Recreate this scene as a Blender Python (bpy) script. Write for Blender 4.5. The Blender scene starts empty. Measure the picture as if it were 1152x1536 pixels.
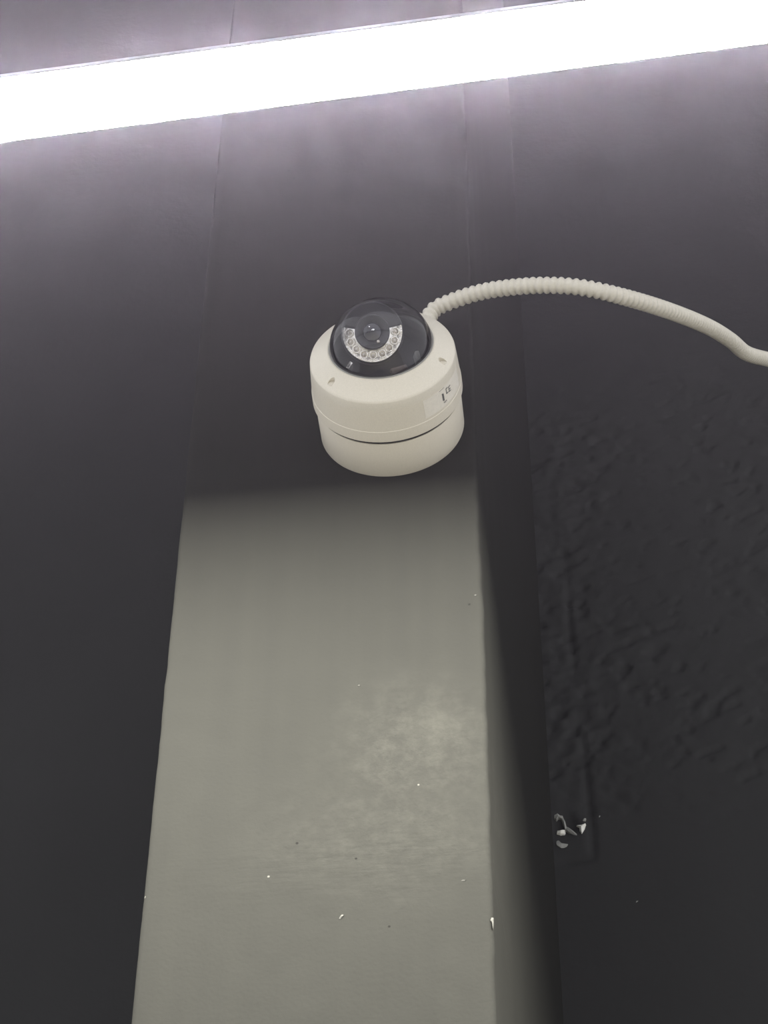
import bpy, bmesh, math
import numpy as np
from mathutils import Vector, Matrix

# ------------------------------------------------------------------ camera, world, exposure
scene = bpy.context.scene
COL = scene.collection
cam_data = bpy.data.cameras.new('camera')
cam_data.sensor_fit = 'VERTICAL'
cam_data.sensor_height = 36.0
cam_data.lens = 3462.0 / 1536.0 * 36.0
cam_data.clip_start = 0.02
cam = bpy.data.objects.new('camera', cam_data)
COL.objects.link(cam)
cam.matrix_world = Matrix((
    (0.994250857, 0.073122687, 0.078219597, 0.21119604),
    (0.106904468, -0.719204709, -0.686524596, -1.4166959),
    (0.006055380, 0.690939693, -0.722887040, 1.65),
    (0, 0, 0, 1))) 
scene.camera = cam

world = bpy.data.worlds.new('world')
scene.world = world
world.use_nodes = True
WORLD_COLOR = (0.96, 0.97, 1.0, 1)
WORLD_STRENGTH = 1.27
wb = world.node_tree.nodes['Background']
wb.inputs['Color'].default_value = WORLD_COLOR
wb.inputs['Strength'].default_value = WORLD_STRENGTH

LAMP_RADIANCE = 430.0
LAMP_COLOR = (1.0, 0.985, 0.87, 1)

vs = scene.view_settings
vs.view_transform = 'Standard'
vs.look = 'None'
vs.exposure = 0.0
vs.gamma = 1.0
vs.use_curve_mapping = False
scene.cycles.use_adaptive_sampling = False
scene.cycles.max_bounces = 4
scene.cycles.transparent_max_bounces = 16
scene.cycles.caustics_reflective = False
scene.cycles.caustics_refractive = False
scene.cycles.sample_clamp_indirect = 6.0

rng = np.random.default_rng(7)

# ------------------------------------------------------------------ material helpers
def new_mat(name):
    m = bpy.data.materials.new(name)
    m.use_nodes = True
    nt = m.node_tree
    return m, nt, nt.nodes['Principled BSDF'], nt.nodes['Material Output']

def node(nt, kind, **kw):
    n = nt.nodes.new(kind)
    for k, v in kw.items():
        if k in n.inputs.keys():
            n.inputs[k].default_value = v
        else:
            setattr(n, k, v)
    return n

def ramp(nt, src, stops):
    r = nt.nodes.new('ShaderNodeValToRGB')
    els = r.color_ramp.elements
    els[0].position, els[0].color = stops[0][0], stops[0][1]
    els[1].position, els[1].color = stops[-1][0], stops[-1][1]
    for p, c in stops[1:-1]:
        e = els.new(p); e.color = c
    nt.links.new(src, r.inputs['Fac'])
    return r

def simple_mat(name, color, rough=0.5, metallic=0.0, bump=0.0, bump_scale=400.0, spec=0.5):
    m, nt, b, out = new_mat(name)
    tc = node(nt, 'ShaderNodeTexCoord')
    nz = node(nt, 'ShaderNodeTexNoise', Scale=bump_scale, Detail=3.0)
    nt.links.new(tc.outputs['Object'], nz.inputs['Vector'])
    c1 = tuple(v * 0.95 for v in color[:3]) + (1,)
    c2 = tuple(min(1, v * 1.04) for v in color[:3]) + (1,)
    r = ramp(nt, nz.outputs['Fac'], [(0.3, c1), (0.7, c2)])
    nt.links.new(r.outputs['Color'], b.inputs['Base Color'])
    b.inputs['Roughness'].default_value = rough
    b.inputs['Metallic'].default_value = metallic
    b.inputs['Specular IOR Level'].default_value = spec
    if bump:
        bp = node(nt, 'ShaderNodeBump', Strength=bump, Distance=0.001)
        nt.links.new(nz.outputs['Fac'], bp.inputs['Height'])
        nt.links.new(bp.outputs['Normal'], b.inputs['Normal'])
    return m

def blob_mask(nt, coord, center, radius, soft, warp=0.0):
    """smooth patch (1 inside) around a point of the object, with a warped outline"""
    v = coord
    if warp:
        wn = node(nt, 'ShaderNodeTexNoise', Scale=14.0, Detail=4.0)
        nt.links.new(coord, wn.inputs['Vector'])
        sub = node(nt, 'ShaderNodeVectorMath', operation='SUBTRACT'); sub.inputs[1].default_value = (0.5, 0.5, 0.5)
        nt.links.new(wn.outputs['Color'], sub.inputs[0])
        sc = node(nt, 'ShaderNodeVectorMath', operation='SCALE'); sc.inputs['Scale'].default_value = warp
        nt.links.new(sub.outputs[0], sc.inputs[0])
        ad = node(nt, 'ShaderNodeVectorMath', operation='ADD')
        nt.links.new(coord, ad.inputs[0]); nt.links.new(sc.outputs[0], ad.inputs[1])
        v = ad.outputs[0]
    mp = node(nt, 'ShaderNodeVectorMath', operation='SUBTRACT'); mp.inputs[1].default_value = center
    nt.links.new(v, mp.inputs[0])
    dv = node(nt, 'ShaderNodeVectorMath', operation='DIVIDE'); dv.inputs[1].default_value = radius
    nt.links.new(mp.outputs[0], dv.inputs[0])
    ln = node(nt, 'ShaderNodeVectorMath', operation='LENGTH')
    nt.links.new(dv.outputs[0], ln.inputs[0])
    mr = node(nt, 'ShaderNodeMapRange', interpolation_type='SMOOTHSTEP')
    mr.inputs['From Min'].default_value = 1.0 + soft
    mr.inputs['From Max'].default_value = max(0.0, 1.0 - soft)
    nt.links.new(ln.outputs['Value'], mr.inputs['Value'])
    return mr.outputs['Result']

def math_node(nt, op, a, b=None, clamp=False):
    n = node(nt, 'ShaderNodeMath', operation=op); n.use_clamp = clamp
    for i, x in enumerate((a, b)):
        if x is None: continue
        if isinstance(x, (int, float)): n.inputs[i].default_value = x
        else: nt.links.new(x, n.inputs[i])
    return n.outputs[0]

def mix_col(nt, fac, a, b):
    n = node(nt, 'ShaderNodeMix', data_type='RGBA')
    if isinstance(fac, (int, float)): n.inputs[0].default_value = fac
    else: nt.links.new(fac, n.inputs[0])
    for i, x in ((6, a), (7, b)):
        if isinstance(x, tuple): n.inputs[i].default_value = x
        else: nt.links.new(x, n.inputs[i])
    return n.outputs[2]

def pier_material():
    m, nt, b, out = new_mat('grey_painted_plaster')
    tc = node(nt, 'ShaderNodeTexCoord'); P = tc.outputs['Object']
    big = node(nt, 'ShaderNodeTexNoise', Scale=5.0, Detail=4.0, Roughness=0.55); nt.links.new(P, big.inputs['Vector'])
    # vertical roller streaks
    mp = node(nt, 'ShaderNodeMapping'); mp.inputs['Scale'].default_value = (55, 55, 2.0); nt.links.new(P, mp.inputs['Vector'])
    st = node(nt, 'ShaderNodeTexNoise', Scale=1.0, Detail=2.0); nt.links.new(mp.outputs[0], st.inputs['Vector'])
    base = ramp(nt, big.outputs['Fac'], [(0.25, (0.0186, 0.0183, 0.0169, 1)), (0.75, (0.0212, 0.0209, 0.0193, 1))]).outputs['Color']
    stk = ramp(nt, st.outputs['Fac'], [(0.3, (0.0172, 0.0169, 0.0158, 1)), (0.7, (0.0206, 0.0202, 0.0184, 1))]).outputs['Color']
    col = mix_col(nt, 0.35, base, stk)
    # chalky stain on the lower right of the front face
    fine = node(nt, 'ShaderNodeTexNoise', Scale=70.0, Detail=6.0, Roughness=0.7); nt.links.new(P, fine.inputs['Vector'])
    f1 = ramp(nt, fine.outputs['Fac'], [(0.44, (0, 0, 0, 1)), (0.70, (1, 1, 1, 1))]).outputs['Color']
    s1 = blob_mask(nt, P, (0.078, 0.0, 2.862), (0.062, 0.2, 0.062), 0.75, 0.08)
    s2 = blob_mask(nt, P, (0.055, 0.0, 2.775), (0.085, 0.2, 0.050), 0.8, 0.08)
    s3 = blob_mask(nt, P, (0.095, 0.0, 2.885), (0.022, 0.2, 0.016), 0.8, 0.02)
    ss = math_node(nt, 'MAXIMUM', s1, math_node(nt, 'MULTIPLY', s2, 0.75))
    amt = math_node(nt, 'ADD', math_node(nt, 'MULTIPLY', math_node(nt, 'MULTIPLY', ss, f1), 0.42), math_node(nt, 'MULTIPLY', ss, 0.12))
    amt = math_node(nt, 'ADD', amt, math_node(nt, 'MULTIPLY', s3, 0.22), True)
    col = mix_col(nt, amt, col, (0.040, 0.039, 0.035, 1))
    # tiny white specks and dark pin holes
    vo = node(nt, 'ShaderNodeTexVoronoi', Scale=52.0); nt.links.new(P, vo.inputs['Vector'])
    wn = node(nt, 'ShaderNodeTexWhiteNoise', noise_dimensions='3D'); nt.links.new(vo.outputs['Position'], wn.inputs['Vector'])
    pick = math_node(nt, 'GREATER_THAN', wn.outputs['Value'], 0.955)
    near = math_node(nt, 'LESS_THAN', vo.outputs['Distance'], 0.05)
    col = mix_col(nt, math_node(nt, 'MULTIPLY', pick, near), col, (0.085, 0.083, 0.076, 1))
    pick2 = math_node(nt, 'LESS_THAN', wn.outputs['Value'], 0.05)
    near2 = math_node(nt, 'LESS_THAN', vo.outputs['Distance'], 0.06)
    col = mix_col(nt, math_node(nt, 'MULTIPLY', pick2, near2), col, (0.009, 0.0087, 0.0083, 1))
    nt.links.new(col, b.inputs['Base Color'])
    b.inputs['Roughness'].default_value = 0.9
    b.inputs['Specular IOR Level'].default_value = 0.06
    g = node(nt, 'ShaderNodeTexNoise', Scale=260.0, Detail=3.0); nt.links.new(P, g.inputs['Vector'])
    hgt = math_node(nt, 'ADD', math_node(nt, 'MULTIPLY', g.outputs['Fac'], 0.30),
                    math_node(nt, 'MULTIPLY', math_node(nt, 'ADD', ss, 0.12), math_node(nt, 'MULTIPLY', fine.outputs['Fac'], 1.6)))
    # slack trowel ripples across the lower face
    mp2 = node(nt, 'ShaderNodeMapping'); mp2.inputs['Scale'].default_value = (22, 22, 150); mp2.inputs['Rotation'].default_value = (0, -0.22, 0); nt.links.new(P, mp2.inputs['Vector'])
    rp = node(nt, 'ShaderNodeTexNoise', Scale=1.0, Detail=3.0); nt.links.new(mp2.outputs[0], rp.inputs['Vector'])
    rm = blob_mask(nt, P, (0.05, 0.0, 2.75), (0.12, 0.2, 0.030), 0.9, 0.05)
    hgt = math_node(nt, 'ADD', hgt, math_node(nt, 'MULTIPLY', math_node(nt, 'MULTIPLY', rm, rp.outputs['Fac']), 1.1))
    bp = node(nt, 'ShaderNodeBump', Strength=0.55, Distance=0.0012)
    nt.links.new(hgt, bp.inputs['Height']); nt.links.new(bp.outputs['Normal'], b.inputs['Normal'])
    return m

def wall_material():
    m, nt, b, out = new_mat('dark_grey_stucco_paint')
    tc = node(nt, 'ShaderNodeTexCoord'); P = tc.outputs['Object']
    big = node(nt, 'ShaderNodeTexNoise', Scale=2.2, Detail=5.0, Roughness=0.6); nt.links.new(P, big.inputs['Vector'])
    base = ramp(nt, big.outputs['Fac'], [(0.3, (0.0225, 0.0224, 0.0228, 1)), (0.7, (0.0272, 0.0271, 0.0275, 1))]).outputs['Color']
    nt.links.new(base, b.inputs['Base Color'])
    b.inputs['Roughness'].default_value = 0.75
    b.inputs['Specular IOR Level'].default_value = 0.2
    g = node(nt, 'ShaderNodeTexNoise', Scale=60.0, Detail=5.0, Roughness=0.6); nt.links.new(P, g.inputs['Vector'])
    bp = node(nt, 'ShaderNodeBump', Strength=0.30, Distance=0.003)
    nt.links.new(g.outputs['Fac'], bp.inputs['Height']); nt.links.new(bp.outputs['Normal'], b.inputs['Normal'])
    return m

M = {}
M['pier'] = pier_material()
M['wall'] = wall_material()
M['floor'] = simple_mat('pale_concrete_floor', (0.36, 0.345, 0.315), 0.6, bump=0.2, bump_scale=40)
M['ceiling'] = simple_mat('grey_ceiling_paint', (0.30, 0.30, 0.31), 0.8, bump=0.2, bump_scale=60)
M['plaster'] = simple_mat('white_plaster', (0.72, 0.71, 0.66), 0.8, bump=0.5, bump_scale=250)
M['plaster_dull'] = simple_mat('dusty_plaster', (0.24, 0.24, 0.225), 0.8, bump=0.5, bump_scale=250)
M['cream'] = simple_mat('cream_white_plastic', (0.625, 0.58, 0.49), 0.42, bump=0.05, bump_scale=900)
M['cream_ring'] = simple_mat('cream_white_cover_plastic', (0.61, 0.57, 0.485), 0.42, bump=0.05, bump_scale=900)
M['hose'] = simple_mat('off_white_flexible_pvc', (0.55, 0.52, 0.445), 0.40, bump=0.05, bump_scale=500)
M['black'] = simple_mat('matte_black_plastic', (0.045, 0.045, 0.048), 0.5)
M['gap'] = simple_mat('dark_rubber_seal', (0.012, 0.010, 0.008), 0.9)
M['gasket'] = simple_mat('grey_rubber_gasket', (0.24, 0.24, 0.225), 0.4)
M['silver'] = simple_mat('chromed_reflector', (0.97, 0.94, 0.88), 0.22, metallic=0.85, bump=0.8, bump_scale=300)
M['chip_copper'] = simple_mat('brown_board', (0.11, 0.085, 0.075), 0.5)
M['sticker'] = simple_mat('white_paper_sticker', (0.69, 0.65, 0.575), 0.5)
M['ink'] = simple_mat('dark_grey_ink', (0.09, 0.088, 0.085), 0.6)
M['alu'] = simple_mat('brushed_aluminium', (0.32, 0.32, 0.34), 0.4, metallic=0.6, bump=0.05)
M['wire'] = simple_mat('steel_wire', (0.45, 0.45, 0.45), 0.35, metallic=1.0)

def lens_material():
    m, nt, b, out = new_mat('coated_lens_glass')
    lw = node(nt, 'ShaderNodeLayerWeight', Blend=0.35)
    r = ramp(nt, lw.outputs['Facing'], [(0.0, (0.004, 0.005, 0.010, 1)), (1.0, (0.03, 0.03, 0.07, 1))])
    nt.links.new(r.outputs['Color'], b.inputs['Base Color'])
    b.inputs['Roughness'].default_value = 0.04
    b.inputs['Coat Weight'].default_value = 1.0
    b.inputs['Coat Roughness'].default_value = 0.02
    return m
M['lens'] = lens_material()

def led_material():
    m, nt, b, out = new_mat('clear_led_bulb')
    b.inputs['Base Color'].default_value = (0.62, 0.58, 0.52, 1)
    b.inputs['Metallic'].default_value = 0.7
    b.inputs['Roughness'].default_value = 0.08
    return m
M['led'] = led_material()
M['pier_chip'] = simple_mat('bare_plaster_fleck', (0.062, 0.060, 0.055), 0.8, bump=0.5, bump_scale=250)

def dome_material():
    """thin clear bubble: lightly smoked see-through shell with a mirror-like skin"""
    m, nt, b, out = new_mat('smoked_clear_dome')
    nt.nodes.remove(b)
    tr = node(nt, 'ShaderNodeBsdfTransparent'); tr.inputs['Color'].default_value = (0.86, 0.86, 0.88, 1)
    gl = node(nt, 'ShaderNodeBsdfGlossy'); gl.inputs['Roughness'].default_value = 0.03
    fr = node(nt, 'ShaderNodeFresnel', IOR=1.45)
    mx = node(nt, 'ShaderNodeMixShader')
    nt.links.new(fr.outputs[0], mx.inputs[0]); nt.links.new(tr.outputs[0], mx.inputs[1]); nt.links.new(gl.outputs[0], mx.inputs[2])
    nt.links.new(mx.outputs[0], out.inputs['Surface'])
    return m
M['dome'] = dome_material()

def lamp_material():
    m, nt, b, out = new_mat('lit_opal_diffuser')
    nt.nodes.remove(b)
    e = node(nt, 'ShaderNodeEmission', Strength=LAMP_RADIANCE); e.inputs['Color'].default_value = LAMP_COLOR
    nt.links.new(e.outputs[0], out.inputs['Surface'])
    m.cycles.emission_sampling = 'FRONT'
    return m
M['lamp'] = lamp_material()

# ------------------------------------------------------------------ object helpers
def link(name, me, mat, parent=None, smooth=True):
    o = bpy.data.objects.new(name, me)
    COL.objects.link(o)
    if mat is not None: me.materials.append(mat)
    if smooth:
        for p in me.polygons: p.use_smooth = True
    if parent is not None: o.parent = parent
    return o

def mesh(name, verts, faces):
    me = bpy.data.meshes.new(name)
    me.from_pydata([tuple(map(float, v)) for v in verts], [], faces)
    me.update()
    return me

def tag(o, label=None, cat=None, group=None, kind=None):
    if label: o['label'] = label
    if cat: o['category'] = cat
    if group: o['group'] = group
    if kind: o['kind'] = kind
    return o

def empty(name, loc):
    o = bpy.data.objects.new(name, None)
    COL.objects.link(o); o.location = loc
    o.empty_display_size = 0.05
    return o

def grid_faces(nu, nv, wrap=False, flip=False):
    f = []
    for j in range(nv - 1):
        for i in range(nu if wrap else nu - 1):
            a = j * nu + i; b = j * nu + (i + 1) % nu
            q = (a, b, b + nu, a + nu)
            f.append(q[::-1] if flip else q)
    return f

def box_mesh(name, x0, x1, y0, y1, z0, z1, bevel=0.0, seg=2):
    bm = bmesh.new()
    bmesh.ops.create_cube(bm, size=1.0)
    for v in bm.verts:
        v.co = Vector(((x0 + x1) / 2 + v.co.x * (x1 - x0), (y0 + y1) / 2 + v.co.y * (y1 - y0), (z0 + z1) / 2 + v.co.z * (z1 - z0)))
    if bevel:
        bmesh.ops.bevel(bm, geom=list(bm.edges), offset=bevel, segments=seg, affect='EDGES', profile=0.5)
    me = bpy.data.meshes.new(name); bm.to_mesh(me); bm.free()
    return me

def lathe(name, prof, n=96, closed=False):
    """profile [(radius, distance out from the wall)] turned about the axis that points out of the wall (-y)"""
    v, f = [], []
    for r, d in prof:
        for i in range(n):
            a = 2 * math.pi * i / n
            v.append((r * math.cos(a), -d, r * math.sin(a)))
    m_ = len(prof)
    rows = m_ if closed else m_ - 1
    for j in range(rows):
        k = (j + 1) % m_
        for i in range(n):
            i2 = (i + 1) % n
            f.append((j * n + i, j * n + i2, k * n + i2, k * n + i))
    return mesh(name, v, f)

def fix_normals(me):
    bm = bmesh.new(); bm.from_mesh(me)
    bmesh.ops.remove_doubles(bm, verts=bm.verts, dist=1e-6)
    bmesh.ops.recalc_face_normals(bm, faces=bm.faces)
    bm.to_mesh(me); bm.free()
    return me

def sharpen(me, deg=35):
    me.set_sharp_from_angle(angle=math.radians(deg))
    return me

# vectorised value noise
def vnoise(u, v, seed):
    r = np.random.default_rng(seed); N = 256
    t = r.random((N, N))
    ui, vi = np.floor(u).astype(int), np.floor(v).astype(int)
    fu, fv = u - ui, v - vi
    fu = fu * fu * (3 - 2 * fu); fv = fv * fv * (3 - 2 * fv)
    g = lambda a, b: t[a % N, b % N]
    return ((g(ui, vi) * (1 - fu) + g(ui + 1, vi) * fu) * (1 - fv) + (g(ui, vi + 1) * (1 - fu) + g(ui + 1, vi + 1) * fu) * fv)

def fbm(u, v, seed, octv=4):
    s = 0; a = 0.5
    for k in range(octv):
        s = s + a * vnoise(u * 2 ** k, v * 2 ** k, seed + k); a *= 0.5
    return s

def sstep(a, b, x):
    t = np.clip((x - a) / (b - a), 0, 1); return t * t * (3 - 2 * t)

# ------------------------------------------------------------------ the setting
CEIL = 7.2
BACK = 1.0

# back wall: real relief where the stucco is rough, with the grooves of an old patch
def back_wall():
    xs = np.concatenate([np.linspace(-3.2, -1.1, 8), np.arange(-1.0, 0.10, 0.02), np.arange(0.10, 0.80, 0.0042), np.linspace(0.9, 3.4, 9)])
    zs = np.concatenate([np.linspace(0, 3.0, 7), np.arange(3.10, 4.85, 0.0046), np.arange(4.86, 6.0, 0.03), np.array([6.1, CEIL])])
    X, Z = np.meshgrid(xs, zs)
    # lumpy stucco, long axis climbing to the right
    ca, sa = math.cos(0.42), math.sin(0.42)
    U = (X * ca + Z * sa) * 44; V = (-X * sa + Z * ca) * 78
    n1 = fbm(U, V, 11, 3)
    n2 = fbm(X * 30, Z * 30, 40, 3)
    pits = sstep(0.52, 0.64, n1)
    lumps = fbm(X * 75, Z * 95, 70, 2)
    rough = sstep(0.12, 0.17, X) * (1 - sstep(0.50, 0.78, X + 0.25 * (fbm(X * 5, Z * 5, 5, 2) - 0.5))) * sstep(3.52, 3.72, Z) * (1 - sstep(4.25, 4.60, Z))
    patchy = sstep(0.25, 0.55, fbm(X * 7, Z * 7, 90, 3))
    nearpier = 1 - sstep(0.20, 0.36, X)
    amt = rough * (0.35 + 0.65 * np.maximum(patchy, nearpier))
    H = amt * (-0.0040 * pits + 0.0060 * (n2 - 0.45) + 0.0075 * nearpier * (lumps - 0.4))
    H = H + 0.0012 * (fbm(X * 22, Z * 22, 200, 3) - 0.45) * (X < 0.85) * (X > -1.05)
    # long diagonal trowel scores on the right
    for (x0, z0, x1, z1, w, dp) in [(0.36, 4.06, 0.60, 4.36, 0.006, 0.0035), (0.40, 4.00, 0.56, 4.16, 0.005, 0.003), (0.44, 3.86, 0.66, 4.02, 0.006, 0.003)]:
        d = np.array([x1 - x0, z1 - z0]); L = np.hypot(*d); d /= L
        t = (X - x0) * d[0] + (Z - z0) * d[1]; s = -(X - x0) * d[1] + (Z - z0) * d[0] + 0.012 * (fbm(X * 25, Z * 25, 33, 2) - 0.4)
        H -= dp * np.exp(-(s / w) ** 2) * sstep(0, 0.05, t) * (1 - sstep(L - 0.05, L, t)) * sstep(0.3, 0.5, fbm(X * 40, Z * 40, 77, 2))
    # grooves of the filled-in box next to the pier
    def groove(x0, z0, x1, z1, w, dp):
        d = np.array([x1 - x0, z1 - z0]); L = np.hypot(*d); d = d / L
        t = (X - x0) * d[0] + (Z - z0) * d[1]
        s = -(X - x0) * d[1] + (Z - z0) * d[0] + 0.006 * (fbm(X * 20, Z * 20, 3, 2) - 0.4)
        return -dp * np.exp(-(s / w) ** 2) * sstep(-0.01, 0.02, t) * (1 - sstep(L - 0.02, L + 0.01, t))
    H = H + groove(0.2041, 4.092, 0.2073, 3.838, 0.0042, 0.0030)
    H = H + groove(0.2110, 3.735, 0.2149, 3.511, 0.0045, 0.0032)
    H = H + groove(0.1660, 3.509, 0.2150, 3.5115, 0.0040, 0.004)
    H = H + groove(0.2250, 3.635, 0.2750, 3.588, 0.0060, 0.002)
    # shallow socket left open where the plaster has broken away
    H = H - 0.006 * np.exp(-(((X - 0.180) / 0.016) ** 2 + ((Z - 3.572) / 0.018) ** 2) ** 2)
    Y = BACK - H
    v = np.stack([X.ravel(), Y.ravel(), Z.ravel()], 1)
    nx, nz = len(xs), len(zs)
    idx = np.arange(nx * nz).reshape(nz, nx)
    f = np.stack([idx[:-1, :-1].ravel(), idx[:-1, 1:].ravel(), idx[1:, 1:].ravel(), idx[1:, :-1].ravel()], 1)
    me = mesh('wall_back', v, f.tolist())
    return tag(link('wall_back', me, M['wall']), 'dark grey stucco wall behind the pier', kind='structure')
wall_back = back_wall()

# pier: the end of a wall that stands out from the back wall, edges a little uneven
def pier():
    zs = np.concatenate([np.linspace(0, 2.3, 8), np.arange(2.40, 4.0, 0.008), np.linspace(4.05, CEIL, 14)])
    hl, hr, bw = -0.135, 0.135, 0.163
    B = 0.0045
    prof = [(hl - 0.004, BACK, 0)] + [(hl, y, 0) for y in (0.7, 0.4, 0.2, 0.1, 0.05, 0.02)]
    for k in range(4):
        a = math.pi / 2 * k / 3
        prof.append((hl + B - B * math.cos(a), B - B * math.sin(a), 1))
    for x in np.linspace(hl + 0.010, hr - 0.010, 52): prof.append((x, 0, 2))
    for k in range(4):
        a = math.pi / 2 * k / 3
        prof.append((hr - B + B * math.sin(a), B - B * math.cos(a), 3))
    for y in (0.012, 0.02, 0.03, 0.045, 0.06, 0.08, 0.1, 0.13, 0.16, 0.2, 0.25, 0.3, 0.36, 0.42, 0.5, 0.6, 0.7, 0.8, 0.9, BACK):
        prof.append((hr + (bw - hr) * y / BACK, y, 4))
    n = len(prof); verts = []
    PX = np.array([p[0] for p in prof]); PY = np.array([p[1] for p in prof]); K = np.array([p[2] for p in prof])
    for z in zs:
        zz = np.full(n, z)
        fine = 1.0 if 2.35 < z < 4.02 else 0.0
        front = (fbm(PX * 60 + 9, zz * 60, 21, 3) - 0.44) * 0.0011 + (fbm(PX * 9 + 3, zz * 9, 31, 2) - 0.37) * 0.0012
        edge = (fbm(np.full(n, 2.0), zz * 45, 51, 3) - 0.44) * 0.0022 + (fbm(np.full(n, 4.0), zz * 6, 61, 2) - 0.37) * 0.0025
        edge_l = (fbm(np.full(n, 6.0), zz * 40, 151, 3) - 0.44) * 0.0012
        side = (fbm(PY * 26 + 5, zz * 3.0, 81, 3) - 0.44) * 0.0030 * np.clip(PY / 0.03, 0, 1)
        x = PX.copy(); y = PY.copy()
        y = y + np.where((K >= 1) & (K <= 3), front * fine, 0)
        y = np.maximum(y, -0.0006)
        x = x + np.where(K == 1, edge_l * fine, 0) + np.where(K == 3, edge * fine, 0)
        x = x + np.where((K == 4) & (PY < BACK), side + edge * np.clip(1 - PY / 0.03, 0, 1) * fine, 0)
        verts.extend(zip(x, y, zz))
    f = grid_faces(n, len(zs), flip=False)
    me = mesh('wall_pier', verts, f)
    fix_normals(me)
    return tag(link('wall_pier', me, M['pier']), 'grey painted pier, the end of a wall, carrying the dome camera', kind='structure')
wall_pier = pier()

tag(link('floor', box_mesh('floor', -3.2, 3.4, -4.5, BACK + 0.1, -0.1, 0.0), M['floor'], smooth=False), 'pale concrete floor', kind='structure')
tag(link('ceiling', box_mesh('ceiling', -3.2, 3.4, -4.5, BACK + 0.1, CEIL, CEIL + 0.1), M['ceiling'], smooth=False), 'grey painted ceiling high above', kind='structure')

# ------------------------------------------------------------------ linear lamp
def linear_lamp():
    root = empty('linear_lamp', (0.988, -0.4812, 3.188))
    root.rotation_euler = (0, 0, math.radians(-2.75))
    tag(root, 'glaring white linear lamp hanging in front of the pier', 'lamp')
    L, W, Hh = 4.0, 0.058, 0.016
    # housing: shallow trough, sloped shoulders
    prof = [(-W / 2, 0.0), (-W / 2 - 0.0012, 0.0), (-W / 2 - 0.0012, 0.004), (-W / 2 + 0.010, Hh), (W / 2 - 0.010, Hh), (W / 2 + 0.0012, 0.004), (W / 2 + 0.0012, 0.0), (W / 2, 0.0), (W / 2, 0.003), (-W / 2, 0.003)]
    v = []; n = len(prof)
    for x in (-L / 2, L / 2):
        for (y, z) in prof: v.append((x, y, z))
    f = [(i, (i + 1) % n, n + (i + 1) % n, n + i) for i in range(n)]
    link('housing', fix_normals(mesh('housing', v, f)), M['alu'], root, smooth=False)
    # opal sheet set flush into the open underside: only its lower face shows
    nseg = 48
    dv = []
    for k in range(nseg + 1):
        x = -L / 2 + 0.002 + (L - 0.004) * k / nseg
        dv += [(x, -W / 2, 0.0005), (x, W / 2, 0.0005), (x, W / 2, 0.0025), (x, -W / 2, 0.0025)]
    df, dm = [], []
    for k in range(nseg):
        a, b_ = 4 * k, 4 * k + 4
        df += [(a, a + 1, b_ + 1, b_), (a + 1, a + 2, b_ + 2, b_ + 1), (a + 2, a + 3, b_ + 3, b_ + 2), (a + 3, a, b_, b_ + 3)]
        dm += [0, 1, 1, 1]
    me = mesh('diffuser', dv, df)
    link('diffuser', me, M['lamp'], root, smooth=False)['label'] = 'glowing white diffuser sheet'
    me.materials.append(M['sticker'])          # its edges and upper face, inside the housing, give no light
    me.polygons.foreach_set('material_index', dm); me.update()
    for s in (-1, 1):
        link('end_cap', box_mesh('end_cap', s * L / 2 - 0.003, s * L / 2 + 0.003, -W / 2 - 0.002, W / 2 + 0.002, 0.0, Hh + 0.001, 0.0008), M['alu'], root)
        # hanging wire with its clamp
        x = s * (L / 2 - 0.06)
        v, f, n = [], [], 8
        for z in (Hh - 0.001, CEIL - 3.188):
            for i in range(n):
                a = 2 * math.pi * i / n; v.append((x + 0.0012 * math.cos(a), 0.0012 * math.sin(a), z))
        wv = link('suspension_wire', mesh('suspension_wire', v, grid_faces(n, 2, wrap=True)), M['wire'], root)
        cv = []
        for r, z in ((0.005, Hh - 0.001), (0.005, Hh + 0.012), (0.002, Hh + 0.020)):
            for i in range(12):
                a = 2 * math.pi * i / 12; cv.append((x + r * math.cos(a), r * math.sin(a), z))
        link('clamp', mesh('clamp', cv, grid_faces(12, 3, wrap=True)), M['alu'], wv)
linear_lamp()

# small globe lamp farther back in the room: the glints in the lens are its mirror image
def globe_lamp():
    loc0 = (-0.70, -4.0, 2.90)
    root = empty('globe_lamp', loc0)
    tag(root, 'glowing white globe lamp on a cord behind the viewer, mirrored in the lens', 'globe lamp')
    gm, nt, b, out = new_mat('lit_globe_glass')
    nt.nodes.remove(b)
    e = node(nt, 'ShaderNodeEmission', Strength=24.0); e.inputs['Color'].default_value = (0.97, 0.98, 1.0, 1)
    nt.links.new(e.outputs[0], out.inputs['Surface'])
    v = []
    for t in np.linspace(0.02, 2.98, 16):
        for i in range(24):
            a = 2 * math.pi * i / 24; v.append((0.25 * math.sin(t) * math.cos(a), 0.25 * math.sin(t) * math.sin(a), -0.25 * math.cos(t)))
    link('globe', fix_normals(mesh('globe', v, grid_faces(24, 16, wrap=True))), gm, root)
    v = []
    for r, z in ((0.055, 0.238), (0.055, 0.275), (0.016, 0.295), (0.003, 0.300), (0.003, CEIL - loc0[2])):
        for i in range(16):
            a = 2 * math.pi * i / 16; v.append((r * math.cos(a), r * math.sin(a), z))
    link('cord', sharpen(fix_normals(mesh('cord', v, grid_faces(16, 5, wrap=True)))), M['black'], root)
globe_lamp()

# ------------------------------------------------------------------ dome camera on its junction box
CX, CZ = 0.0571, 3.2541
def on_cylinder(a_deg, d, r):
    a = math.radians(a_deg)
    return (r * math.cos(a), -d, r * math.sin(a))

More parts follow.
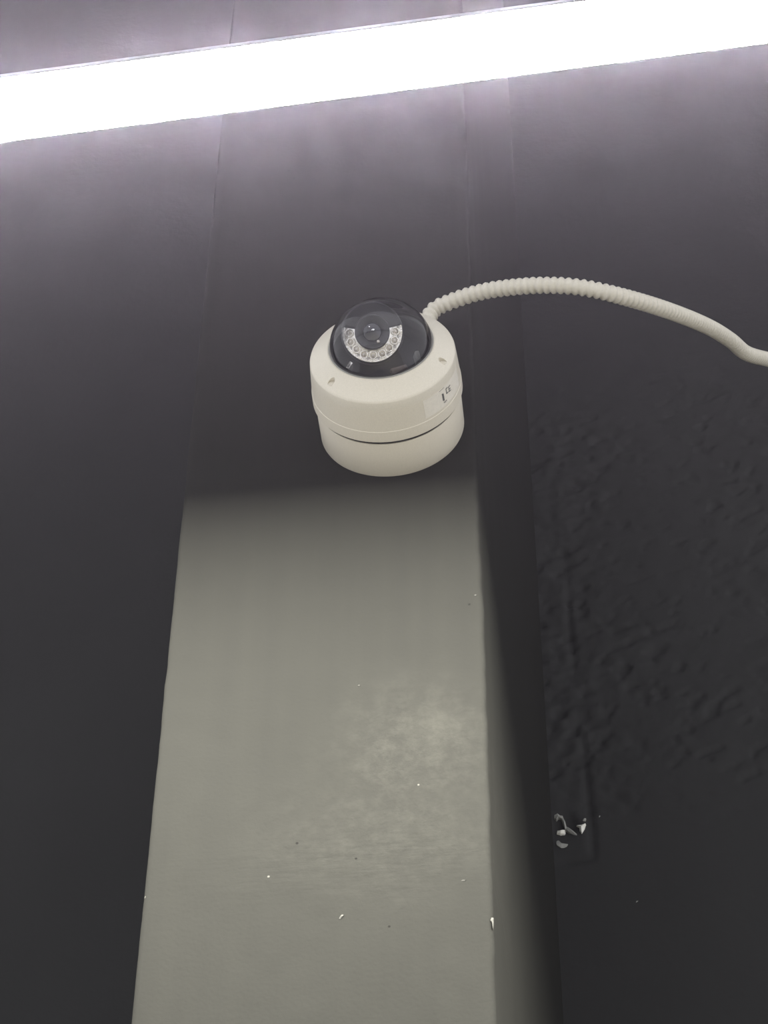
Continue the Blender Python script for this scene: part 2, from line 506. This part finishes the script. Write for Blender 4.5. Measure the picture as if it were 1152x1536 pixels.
def dome_camera():
    root = empty('dome_camera', (CX, 0.0, CZ))
    tag(root, 'cream white dome security camera on a round box fixed to the grey pier', 'camera')
    # round box against the pier
    box = lathe('junction_box', [(0.0, 0.0), (0.0663, 0.0), (0.0668, 0.0012), (0.0668, 0.0378), (0.0662, 0.0394), (0.0, 0.0394)], 128)
    link('junction_box', sharpen(fix_normals(box)), M['cream'], root)
    link('seal', sharpen(fix_normals(lathe('seal', [(0.0, 0.0388), (0.0652, 0.0388), (0.0656, 0.0400), (0.0656, 0.0450), (0.0, 0.0450)], 96))), M['gap'], root)['label'] = 'dark seam between box and camera body'
    # camera body with a thin skirt at its foot
    body = lathe('body', [(0.0, 0.0440), (0.0685, 0.0440), (0.0690, 0.0446), (0.0688, 0.0552), (0.0687, 0.0559), (0.0684, 0.0562),
                          (0.0668, 0.0800), (0.0, 0.0800)], 128)
    link('body', sharpen(fix_normals(body), 25), M['cream'], root)
    # cover ring: side + slanting face + lip round the bubble, with three screw pockets cut into it
    prof = [(0.0500, 0.0785), (0.0669, 0.0785), (0.0662, 0.0872), (0.0657, 0.0886), (0.0644, 0.0899),
            (0.0500, 0.0998), (0.0490, 0.1008), (0.0478, 0.1010), (0.0474, 0.1000), (0.0474, 0.0785)]
    cover_me = sharpen(fix_normals(lathe('cover_ring', prof, 144, closed=True)), 28)
    cover = link('cover_ring', cover_me, M['cream_ring'], root)
    for a in (-139.6, -21.4, 99.5):
        ar = math.radians(a)
        bm = bmesh.new()
        bmesh.ops.create_cone(bm, cap_ends=True, segments=24, radius1=0.0031, radius2=0.0031, depth=0.012)
        # axis along -y, stretched outwards a little
        for v in bm.verts: v.co = Vector((v.co.x * 1.35, v.co.z, v.co.y))
        rot = Matrix.Rotation(-ar, 4, 'Y')
        bm.transform(Matrix.Translation(Vector((0.0592 * math.cos(ar), -0.0975, 0.0592 * math.sin(ar)))) @ rot)
        bmesh.ops.recalc_face_normals(bm, faces=bm.faces)
        cme = bpy.data.meshes.new('cutter'); bm.to_mesh(cme); bm.free()
        co = bpy.data.objects.new('cutter', cme); COL.objects.link(co); co.parent = root
        bpy.context.view_layer.update()
        md = cover.modifiers.new('pocket', 'BOOLEAN'); md.operation = 'DIFFERENCE'; md.object = co; md.solver = 'EXACT'
        dg = bpy.context.evaluated_depsgraph_get()
        nm = bpy.data.meshes.new_from_object(cover.evaluated_get(dg))
        cover.modifiers.clear()
        if len(nm.polygons) > 100: cover.data = nm
        bpy.data.objects.remove(co)
        # the screw at the bottom of the pocket
        bm = bmesh.new()
        bmesh.ops.create_cone(bm, cap_ends=True, segments=16, radius1=0.0024, radius2=0.0022, depth=0.0016)
        for v in bm.verts: v.co = Vector((v.co.x, v.co.z, v.co.y))
        bm.transform(Matrix.Translation(Vector((0.0592 * math.cos(ar), -0.0910, 0.0592 * math.sin(ar)))))
        bmesh.ops.recalc_face_normals(bm, faces=bm.faces)
        sme = bpy.data.meshes.new('screw'); bm.to_mesh(sme); bm.free()
        link('screw', sme, M['cream'], cover, smooth=False)
    sharpen(cover.data, 28)
    # gasket lip where bubble and ring meet
    link('gasket', fix_normals(lathe('gasket', [(0.0474, 0.0990), (0.0476, 0.1014), (0.0466, 0.1024), (0.0446, 0.1012), (0.0436, 0.0985)], 112)), M['gasket'], root)
    # bubble: cap of a sphere a little deeper than its rim
    Rb, rec, rim = 0.0477, 0.0070, 0.0472
    DC = 0.1012 - rec                       # sphere centre, distance from the pier
    a0 = math.asin(min(1, rec / Rb))
    prof = []
    for k in range(25):
        a = a0 + (math.pi / 2 - a0) * k / 24
        prof.append((max(Rb * math.cos(a), 1e-5), DC + Rb * math.sin(a)))
    link('dome', fix_normals(lathe('dome', prof, 112)), M['dome'], root)['label'] = 'clear plastic bubble'
    # black tray inside
    tray = lathe('liner', [(0.0473, 0.0985), (0.0455, 0.0975), (0.0430, 0.0900), (0.0400, 0.0830), (0.0, 0.0810)], 96)
    link('liner', fix_normals(tray), M['black'], root)['label'] = 'black inner tray'
    # ball with the lens, turned down towards the viewer
    view = Vector((0.083, -0.683, -0.726)).normalized()
    axis_x = Vector((1, 0, 0)); axis_x = (axis_x - view * axis_x.dot(view)).normalized()
    axis_y = view.cross(axis_x).normalized()
    if axis_y.z < 0: axis_y = -axis_y; 
    C0 = Vector((-0.0062, -DC - 0.0212, 0.0005))
    def loc(u, v, w): return C0 + axis_x * u + axis_y * v + view * w
    def turned(name, prof, n=64, a0=0.0, a1=2 * math.pi, closed_ring=True):
        full = abs(a1 - a0 - 2 * math.pi) < 1e-6
        vv, ff = [], []
        cnt = n if full else n + 1
        for r, w in prof:
            for i in range(cnt):
                a = a0 + (a1 - a0) * i / n
                vv.append(loc(r * math.cos(a), r * math.sin(a), w))
        ff = grid_faces(cnt, len(prof), wrap=full)
        return fix_normals(mesh(name, vv, ff))
    ball_prof = [(1e-5, -0.046)] + [(0.0285 * math.sin(t), -0.0175 - 0.0285 * math.cos(t)) for t in np.linspace(0.15, 2.05, 16)]
    eye = link('eyeball', turned('eyeball', [(r, w) for r, w in ball_prof] + [(0.0248, -0.0052), (1e-5, -0.0052)]), M['black'], root)
    link('lens_shroud', sharpen(turned('lens_shroud', [(0.0157, -0.006), (0.0157, 0.0006), (0.0148, 0.0012), (0.0118, -0.0010), (0.0086, -0.0034), (0.0084, -0.006)])), M['black'], eye)
    lens_prof = [(0.016 * math.sin(t) + 1e-5, 0.0006 - 0.016 * (1 - math.cos(t))) for t in np.linspace(0.0, 0.55, 12)] + [(0.0084, -0.0045)]
    link('lens', turned('lens', lens_prof, 48), M['lens'], eye)['label'] = 'round glass lens'
    link('shroud_rim', sharpen(turned('shroud_rim', [(0.0160, -0.0056), (0.0160, -0.0012), (0.0262, -0.0012), (0.0268, -0.0022), (0.0266, -0.0056)], 40, math.radians(12), math.radians(160))), M['black'], eye)
    ring = link('led_ring', sharpen(turned('led_ring', [(0.0158, -0.0056), (0.0158, -0.0012), (0.0172, -0.0022), (0.0225, -0.0034), (0.0255, -0.0008), (0.0268, -0.0008), (0.0272, -0.0018), (0.0266, -0.0056)], 60, math.radians(166), math.radians(370))), M['silver'], eye)
    ring['label'] = 'shiny silver reflector half ring with small lights'
    for k in range(9):
        a = math.radians(178 + 180 * k / 8)
        rr = 0.0213 if k % 2 else 0.0207
        u0, v0 = rr * math.cos(a), rr * math.sin(a)
        cup_v, n = [], 20
        for r, w in ((0.0038, -0.0018), (0.0034, -0.0010), (0.0029, -0.0012), (0.0021, -0.0030)):
            for i in range(n):
                b_ = 2 * math.pi * i / n; cup_v.append(loc(u0 + r * math.cos(b_), v0 + r * math.sin(b_), w))
        cup = link('led_cup', fix_normals(mesh('led_cup', cup_v, grid_faces(n, 4, wrap=True))), M['silver'], ring)
        lv = []
        for t in np.linspace(0.05, 1.57, 6):
            r, w = 0.0018 * math.sin(t), -0.0030 + 0.0022 * math.cos(t)
            for i in range(12):
                b_ = 2 * math.pi * i / 12; lv.append(loc(u0 + r * math.cos(b_), v0 + r * math.sin(b_), w))
        link('led', fix_normals(mesh('led', lv, grid_faces(12, 6, wrap=True))), M['led'], ring)
    sv = []  # polished bead added beside the lens only to make a second glint
    for t in np.linspace(0.02, 1.75, 8):
        for i in range(14):
            b_ = 2 * math.pi * i / 14; sv.append(loc(0.0048 + 0.0018 * math.sin(t) * math.cos(b_), -0.0088 + 0.0018 * math.sin(t) * math.sin(b_), -0.0012 + 0.0019 * math.cos(t)))
    link('glint_bead', fix_normals(mesh('glint_bead', sv, grid_faces(14, 8, wrap=True))), M['led'], eye)
    # bracket and board pieces showing below the ball
    for (cx_, d_, cz_, sx, sy, sz, rz, mt, nm) in [
            (-0.0290, 0.0930, -0.0200, 0.0035, 0.010, 0.008, 0.5, 'silver', 'bracket'),
            (-0.0215, 0.0905, -0.0300, 0.010, 0.004, 0.0035, 0.2, 'black', 'bracket'),
            (0.0165, 0.0920, -0.0300, 0.016, 0.005, 0.010, -0.5, 'chip_copper', 'circuit_board'),
            (0.0320, 0.0930, -0.0140, 0.004, 0.010, 0.010, -0.3, 'gasket', 'bracket')]:
        me = box_mesh(nm, -sx / 2, sx / 2, -sy / 2, sy / 2, -sz / 2, sz / 2, 0.0008)
        o = link(nm, me, M[mt], root)
        o.location = (cx_, -d_, cz_); o.rotation_euler = (0.3, rz, 0.2)
    # paper sticker on the side of the body, with its small print
    def patch(name, a0, a1, d0, d1, lift, mat, parent, n=16):
        v = []
        for d in (d0, d1):
            for i in range(n + 1):
                a = a0 + (a1 - a0) * i / n
                r = 0.0683 - (d - 0.0562) * (0.0015 / 0.0238) + lift
                v.append(on_cylinder(a, d, r))
        for d in (d0, d1):
            for i in range(n + 1):
                a = a0 + (a1 - a0) * i / n
                r = 0.0683 - (d - 0.0562) * (0.0015 / 0.0238) + lift - 0.00012
                v.append(on_cylinder(a, d, r))
        k = n + 1
        f = [(i, i + 1, k + i + 1, k + i) for i in range(n)] + [(2 * k + i, 3 * k + i, 3 * k + i + 1, 2 * k + i + 1) for i in range(n)]
        f += [(i, 2 * k + i, 2 * k + i + 1, i + 1) for i in range(n)] + [(k + i, k + i + 1, 3 * k + i + 1, 3 * k + i) for i in range(n)]
        f += [(0, k, 3 * k, 2 * k), (n, 2 * k + n, 3 * k + n, k + n)]
        return link(name, fix_normals(mesh(name, v, f)), mat, parent, smooth=False)
    stk = patch('sticker', -58.0, -12.0, 0.0590, 0.0792, 0.00022, M['sticker'], root, 24)
    stk['label'] = 'white paper sticker with small dark print'
    marks = [(-39.6, -38.6, 0.0735, 0.0655), (-38.6, -37.6, 0.0728, 0.0650),        # heavy dash
             (-34.5, -31.8, 0.0752, 0.0742), (-34.5, -33.7, 0.0742, 0.0690), (-34.5, -31.8, 0.0700, 0.0690),   # C-like sign
             (-30.8, -28.0, 0.0742, 0.0733), (-30.8, -30.0, 0.0733, 0.0680), (-30.8, -28.2, 0.0711, 0.0703), (-30.8, -28.0, 0.0690, 0.0681),  # E-like sign
             (-38.8, -38.2, 0.0640, 0.0625), (-37.4, -36.8, 0.0640, 0.0618), (-36.0, -35.4, 0.0637, 0.0622),
             (-42.0, -36.0, 0.0782, 0.0779)]
    for (a0_, a1_, d0_, d1_) in marks:
        patch('print_mark', a0_, a1_, d1_, d0_, 0.00040, M['ink'], stk, 3)
    # threaded outlet on top of the box for the hose
    g_v, n = [], 28
    base = Vector((0.0300, -0.0230, 0.0570)); dirv = Vector((0.12, 0.0, 1.0)).normalized()
    ex = Vector((0, 1, 0)); ey = dirv.cross(ex)
    for r, w in ((0.0108, -0.004), (0.0108, 0.008), (0.0100, 0.009), (0.0100, 0.013), (0.0068, 0.0135)):
        for i in range(n):
            a = 2 * math.pi * i / n; g_v.append(base + dirv * w + (ex * math.cos(a) + ey * math.sin(a)) * r)
    link('cable_gland', sharpen(fix_normals(mesh('cable_gland', g_v, grid_faces(n, 5, wrap=True)))), M['cream'], root)
dome_camera()

# ------------------------------------------------------------------ corrugated hose
def hose():
    pts = [(0.0872, -0.023, 3.32), (0.0905, -0.024, 3.3391), (0.0921, -0.024, 3.3719), (0.0988, -0.026, 3.3899), (0.1135, -0.031, 3.3941),
           (0.1386, -0.04, 3.3929), (0.1647, -0.049, 3.3864), (0.2028, -0.06, 3.3726), (0.2401, -0.062, 3.3621), (0.2771, -0.045, 3.3657),
           (0.3227, 0.005, 3.4009), (0.3668, 0.085, 3.4688), (0.3954, 0.15, 3.5217), (0.4171, 0.205, 3.563), (0.4489, 0.265, 3.6193),
           (0.4917, 0.34, 3.6889), (0.5557, 0.45, 3.8009), (0.65, 0.65, 3.98), (0.72, 0.86, 4.08), (0.74, 0.994, 4.11)]
    P = [Vector(p) for p in pts]
    dense = []
    for i in range(len(P) - 1):
        p0 = P[max(i - 1, 0)]; p1 = P[i]; p2 = P[i + 1]; p3 = P[min(i + 2, len(P) - 1)]
        for k in range(40):
            t = k / 40
            dense.append(0.5 * ((2 * p1) + (-p0 + p2) * t + (2 * p0 - 5 * p1 + 4 * p2 - p3) * t * t + (-p0 + 3 * p1 - 3 * p2 + p3) * t ** 3))
    dense.append(P[-1])
    s = [0.0]
    for a, b in zip(dense, dense[1:]): s.append(s[-1] + (b - a).length)
    total = s[-1]
    D = np.array([tuple(p) for p in dense]); S = np.array(s)
    pitch = 0.0070
    prof = [(0.00, 0.0065), (0.12, 0.0066), (0.28, 0.0077), (0.50, 0.0083), (0.72, 0.0078), (0.88, 0.0066)]
    stations = []
    for k in range(int(total / pitch)):
        for t, r in prof: stations.append(((k + t) * pitch, r))
    stations.append((total, 0.0066))
    ss = np.array([q[0] for q in stations])
    C = np.stack([np.interp(ss, S, D[:, i]) for i in range(3)], 1)
    # smoothed tangents
    d2 = 0.006
    A = np.stack([np.interp(np.clip(ss + d2, 0, total), S, D[:, i]) for i in range(3)], 1)
    B_ = np.stack([np.interp(np.clip(ss - d2, 0, total), S, D[:, i]) for i in range(3)], 1)
    T = A - B_; T /= np.linalg.norm(T, axis=1)[:, None]
    n = 20; v = []
    ref = Vector((0, 1, 0))
    for (sv, r), c, t in zip(stations, C, T):
        t = Vector(t); c = Vector(c)
        ref = (ref - t * ref.dot(t)).normalized()
        e2 = t.cross(ref)
        for i in range(n):
            a = 2 * math.pi * i / n
            v.append(c + (ref * math.cos(a) + e2 * math.sin(a)) * r)
    me = mesh('corrugated_hose', v, grid_faces(n, len(stations), wrap=True))
    o = link('corrugated_hose', fix_normals(me), M['hose'])
    return tag(o, 'off white corrugated cable hose arching from the camera box to the right', 'hose')
hose()

# ------------------------------------------------------------------ plaster chips
def chip(parent, outline, at, axis, thick, mat, name='plaster_chip'):
    """small flake: an uneven outline in the wall's plane, crowned towards the room"""
    n = len(outline)
    cx_ = sum(p[0] for p in outline) / n; cz_ = sum(p[1] for p in outline) / n
    v = []
    for (x, z) in outline: v.append((at[0] + x, at[1] + 0.001, at[2] + z))
    for i, (x, z) in enumerate(outline):
        k = 0.82
        v.append((at[0] + cx_ + (x - cx_) * k, at[1] - thick * (0.6 + 0.4 * ((i * 7) % 5) / 4), at[2] + cz_ + (z - cz_) * k))
    v.append((at[0] + cx_, at[1] - thick * 1.15, at[2] + cz_))
    f = [(i, (i + 1) % n, n + (i + 1) % n, n + i) for i in range(n)] + [(n + i, n + (i + 1) % n, 2 * n) for i in range(n)]
    return link(name, fix_normals(mesh(name, v, f)), mat, parent, smooth=False)

YB = BACK + 0.004
def pts(*a): return [(x * 0.001, z * 0.001) for x, z in a]
# bits of bare plaster round the broken-out socket on the back wall (wall coordinates in metres)
chip(wall_back, pts((-4, 0), (-3, 5), (2, 7), (6, 4), (10, 2), (9, -2), (3, 0), (0, -4)), (0.1690, YB, 3.5830), 'y', 0.006, M['plaster_dull'])
chip(wall_back, pts((-6, -1), (-5, 3), (0, 2), (4, 5), (7, 3), (6, -2), (0, -3)), (0.1735, YB, 3.5570), 'y', 0.008, M['plaster'])
chip(wall_back, pts((-6, 7), (-2, 6), (1, 0), (8, -2), (12, -3), (9, -9), (1, -9), (-6, -3)), (0.1720, YB, 3.5400), 'y', 0.006, M['plaster_dull'])
chip(wall_back, pts((-7, 8), (0, 7), (7, 8), (5, 0), (0, -9), (-3, -4), (-3, 3)), (0.2015, YB, 3.5610), 'y', 0.008, M['plaster'])
chip(wall_back, pts((-9, 9), (-6, 11), (2, 2), (9, -5), (8, -8), (2, -5), (-5, 2)), (0.1880, YB, 3.5580), 'y', 0.005, M['plaster_dull'])
chip(wall_back, pts((-3, 12), (0, 13), (3, 4), (5, -8), (2, -10), (0, -2)), (0.1780, YB, 3.5720), 'y', 0.005, M['plaster_dull'])
chip(wall_back, pts((-3, 0), (0, 3), (3, 1), (2, -3), (-2, -3)), (0.2060, YB, 3.5770), 'y', 0.006, M['plaster_dull'])
chip(wall_back, pts((-2, 0), (0, 4), (2, 1), (2, -3), (-1, -3)), (0.2260, YB, 3.5810), 'y', 0.004, M['plaster_dull'])
chip(wall_back, pts((-3, 0), (0, 3), (3, 1), (2, -3), (-2, -3)), (0.2651, YB, 3.4399), 'y', 0.004, M['plaster_dull'])
# chips on the pier: at its right edge and on its face
chip(wall_pier, pts((-1.4, 0), (-0.4, 2.6), (1.6, 2.2), (1.4, -1), (1.2, -5), (0.6, -8), (-0.1, -2)), (0.1338, 0.0006, 2.6900), 'y', 0.0014, M['pier_chip'])
chip(wall_pier, pts((-2.2, -2), (-1.2, 0.2), (0.6, 2.4), (2.2, 2.0), (1.0, 0.2), (-0.6, -2.2)), (0.0200, 0.0006, 2.7010), 'y', 0.0014, M['pier_chip'])
chip(wall_pier, pts((-2.4, 0), (0, 0.9), (2.6, 0.2), (0.5, -0.9)), (0.1130, 0.0006, 2.7280), 'y', 0.0012, M['pier_chip'])
chip(wall_pier, pts((-1.2, 0), (0, 1), (1.4, 0.2), (0.3, -1)), (0.1290, 0.0006, 3.0300), 'y', 0.0012, M['pier_chip'])
chip(wall_pier, pts((-1.2, 0), (0, 1), (1.4, 0.2), (0.3, -1)), (0.0300, 0.0006, 2.9350), 'y', 0.0012, M['pier_chip'])

# ------------------------------------------------------------------ thin scattering volume added to imitate lens glare round the lamp
GLARE_DENSITY = 0.0033
if GLARE_DENSITY:
    glare_mat, nt, b, out = new_mat('lens_glare_scatter')
    nt.nodes.remove(b)
    sc_ = node(nt, 'ShaderNodeVolumeScatter', Density=GLARE_DENSITY, Anisotropy=0.942); sc_.inputs['Color'].default_value = (0.83, 0.74, 1.0, 1)
    nt.links.new(sc_.outputs[0], out.inputs['Volume'])
    tag(link('glare_volume', box_mesh('glare_volume', -3.0, 3.3, -3.5, BACK + 0.05, 0.01, CEIL + 0.02), glare_mat, smooth=False), 'added thin volume imitating lens glare round the bright lamp', kind='stuff')
